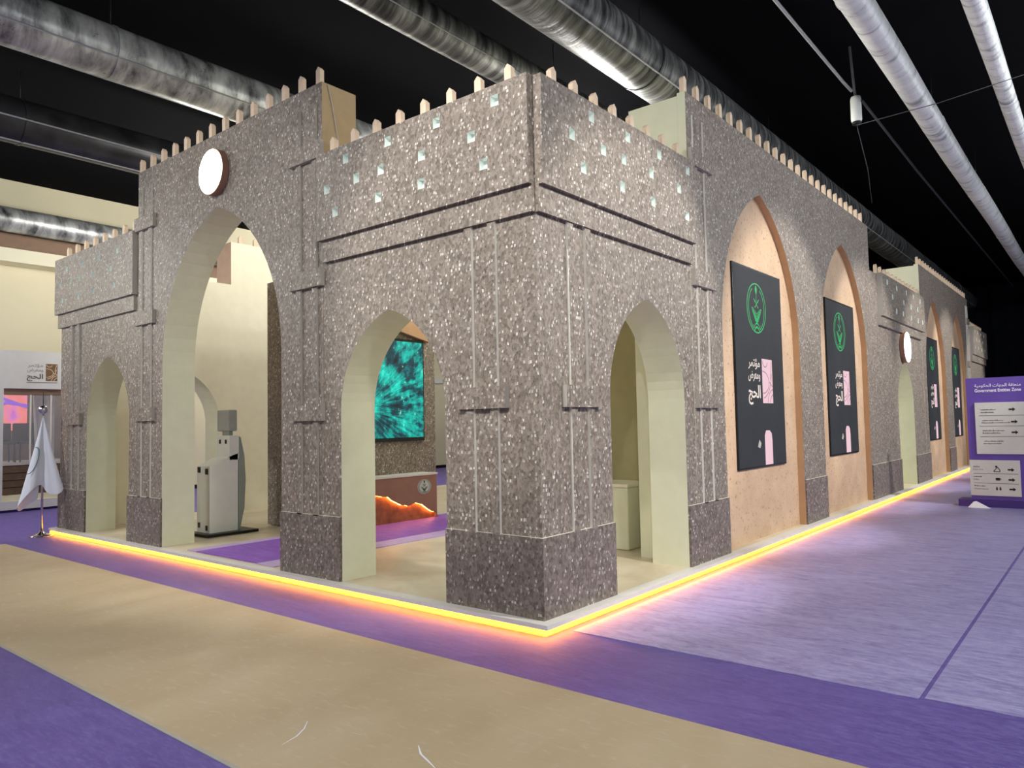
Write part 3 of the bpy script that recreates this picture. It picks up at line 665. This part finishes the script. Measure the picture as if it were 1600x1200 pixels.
for i in range(17):
    y = 1.22+.34*i/16; q = .05*math.sin(i*1.3)
    for j in range(5): vs.append((-14.35+q, y-(.06*j/4 if i < 8 else 0), .99+1.4*j/4))
for i in range(16):
    for j in range(4): k = i*5+j; fs.append((k, k+5, k+6, k+1))
tag(mk('booth_curtain', vs, fs, 'curtain_white', smooth=True, recalc=False), 'pale curtain hanging beside the pink screen in the booth', 'curtain')

# ------------------------------------------------------------------ flag on a chrome stand
P0 = Vector((-9.46, -.26, 0)); LR = Vector((.32, .95, 0)).normalized(); TV = Vector((.95, -.32, 0))   # lateral and towards-viewer
fl = thing('flag_stand', 'white flag drooping on a chrome pole with ball finial', 'flag')
tube('base', [P0+Vector((0, 0, z)) for z in (.002, .015, .03, .055, .09)], [.17, .165, .12, .05, .022], 'chrome', fl, n=28)
tube('pole', [P0+Vector((0, 0, .06)), P0+Vector((0, 0, 1.88))], .016, 'chrome', fl, n=14)
tube('finial', [P0+Vector((0, 0, 1.95+.065*math.sin(q))) for q in [-1.5, -1.1, -.7, -.3, 0, .3, .7, 1.1, 1.5]], [.065*math.cos(q)+.002 for q in [-1.5, -1.1, -.7, -.3, 0, .3, .7, 1.1, 1.5]], 'chrome', fl, n=18)
tube('finial_spike', [P0+Vector((0, 0, 2.0)), P0+Vector((0, 0, 2.22))], .006, 'black_metal', fl, n=8)
cols = []
# (lateral at bottom, toward viewer at bottom, z at bottom) from the right edge round to the left tip and back under
prof = [(.29, .17, .70), (.22, .19, .64), (.15, .13, .63), (.09, .12, .64), (.035, .03, .70), (0, .05, .80), (-.07, .10, .78), (-.15, .11, .70), (-.23, .08, .60), (-.30, .03, .50), (-.335, -.03, .44), (-.30, -.09, .38), (-.22, -.10, .44), (-.14, -.08, .53), (-.05, -.06, .55)]
rows = 14; vs, fs = [], []
for j in range(rows+1):
    t_ = j/rows
    for i, (a_, b_, zb) in enumerate(prof):
        z = 1.87+(zb-1.87)*t_; s_ = t_**1.05
        vs.append(P0+LR*(a_*s_)+TV*(b_*s_+.018+.012*math.sin(i*2.1)*t_)+Vector((0, 0, z)))
for j in range(rows):
    for i in range(len(prof)-1): k = j*len(prof)+i; fs.append((k, k+1, k+1+len(prof), k+len(prof)))
fo = mk('flag_cloth', vs, fs, 'flag_cloth', fl, smooth=True, recalc=False)
md = fo.modifiers.new('thick', 'SOLIDIFY'); md.thickness = .004
md = fo.modifiers.new('sub', 'SUBSURF'); md.levels = 1; md.render_levels = 2
def onflag(a_, z, zb=.55):
    t_ = (1.87-z)/(1.87-zb); return t_
pts = []
for i in range(15):
    q = math.radians(100-200*i/14); z = 1.17+.20*math.sin(q); t_ = (1.87-z)/1.33
    pts.append(P0+LR*(-.335*t_+.045+.07*math.cos(q))+TV*(.085*t_+.045)+Vector((0, 0, z)))
tube('flag_emblem', pts, .006, 'flag_green', fl, n=6)

# ------------------------------------------------------------------ wayfinding sign
sg = thing('wayfinding_sign', 'purple standing wayfinding sign with pale arrow panels', 'sign')
Y0 = 10.55
sb = box('sign_board', 1.40, 3.3, Y0, Y0+.12, .12, 2.22, 'sign_purple', sg)
box('foot', 1.22, 3.4, Y0-.12, Y0+.3, .004, .12, 'sign_dark', sg)
tp1 = box('text_panel', 1.52, 3.2, Y0-.022, Y0-.001, .905, 1.79, 'sign_panel', sg)
tp2 = box('text_panel', 1.40, 2.13, Y0-.022, Y0-.001, .19, .80, 'sign_panel', sg)
a = Art((0, Y0-.001, 0), (1, 0, 0), (0, -1, 0), sb)
a.text('lettering', '\uFE94\uFEF4\uFEE3\uFEEE\uFEDC\uFEA4\uFEDF\uFE8D \uFE95\uFE8E\uFEEC\uFEA0\uFEDF\uFE8D \uFE94\uFED8\uFEC4\uFEE8\uFEE3', 1.53, 2.20, 2.045, 2.115, 'letter_white', .002, .012)
a.text('lettering', 'Government Entities Zone', 1.53, 2.20, 1.972, 2.03, 'letter_white', .002, .02)
a.o = Vector((0, Y0-.022, 0)); a.p = tp1
def arrow(x, y, s): a.poly('arrow', [[(x-s, y-s*.28), (x+s*.15, y-s*.28), (x+s*.15, y-s*.7), (x+s, y), (x+s*.15, y+s*.7), (x+s*.15, y+s*.28), (x-s, y+s*.28)]], 'ink', .002)
for x, y in ((2.06, 1.665), (2.085, 1.455), (2.085, 1.275)): arrow(x, y, .048)
a.p = tp2
for x, y in ((2.0, .64), (2.005, .47), (2.01, .31)): arrow(x, y, .048)
a.p = tp1
for y in (1.56, 1.38, 1.20): a.poly('rule', [[(1.58, y), (3.15, y), (3.15, y+.008), (1.58, y+.008)]], 'ink_soft', .002)
a.p = tp2
for y in (.565, .40): a.poly('rule', [[(1.45, y), (2.10, y), (2.10, y+.008), (1.45, y+.008)]], 'ink_soft', .002)
def scribble(x0, x1, y, h, seed):
    rr = random.Random(seed); L = a.stroke([(x0, y), (x1, y)], h*.35); x = x0
    while x < x1-.012:
        wd = rr.uniform(.008, .022)
        if rr.random() < .75: L += a.stroke([(x+wd/2, y-h*rr.uniform(.1, .5)), (x+wd/2, y+h*rr.uniform(.2, .7))], wd*.5)
        x += wd+.006
    a.poly('lettering', L, 'ink_soft', .002)
a.p = tp1
for k, (x0, x1, y) in enumerate(((1.60, 1.83, 1.665), (1.60, 1.80, 1.62), (1.62, 1.93, 1.48), (1.61, 2.03, 1.44), (1.62, 1.94, 1.305), (1.62, 1.88, 1.262), (1.635, 1.92, 1.125), (1.625, 1.89, 1.083))): scribble(x0, x1, y, .026, k)
a.p = tp2
for k, (x0, x1, y) in enumerate(((1.455, 1.55, .685), (1.455, 1.57, .515), (1.455, 1.62, .355))): scribble(x0, x1, y, .022, 20+k)
a.text('lettering', 'Prayer Area', 1.45, 1.60, .62, .65, 'ink_soft', .002); a.text('lettering', 'Cafes', 1.45, 1.53, .455, .485, 'ink_soft', .002); a.text('lettering', 'Washrooms', 1.455, 1.66, .295, .322, 'ink_soft', .002)
a.poly('prayer_icon', a.stroke([(1.75, .605), (1.78, .65), (1.81, .68), (1.82, .665), (1.835, .64), (1.845, .605), (1.75, .605)], .012)+[[(1.775, .675), (1.805, .675), (1.805, .705), (1.775, .705)]], 'ink', .002)
a.poly('cup_icon', [[(1.775, .455), (1.835, .455), (1.835, .5), (1.775, .5)]]+a.stroke([(1.835, .49), (1.85, .485), (1.85, .47), (1.835, .465)], .008), 'ink', .002)
for x in (1.785, 1.835): a.poly('person_icon', [[(x-.012, .29), (x+.012, .29), (x+.014, .33), (x-.014, .33)], [(x-.008, .333), (x+.008, .333), (x+.008, .348), (x-.008, .348)]], 'ink', .002)
mk_p = mk('paper_scrap', [(1.38, 10.25, .004), (1.46, 10.22, .004), (1.72, 10.24, .004), (1.50, 10.33, .11), (1.44, 10.36, .004), (1.46, 10.30, .10)], [(0, 1, 5), (1, 2, 3), (1, 3, 5), (0, 5, 4), (3, 5, 4)], 'paper')
tag(mk_p, 'folded white paper scrap lying at the foot of the purple sign', 'paper')
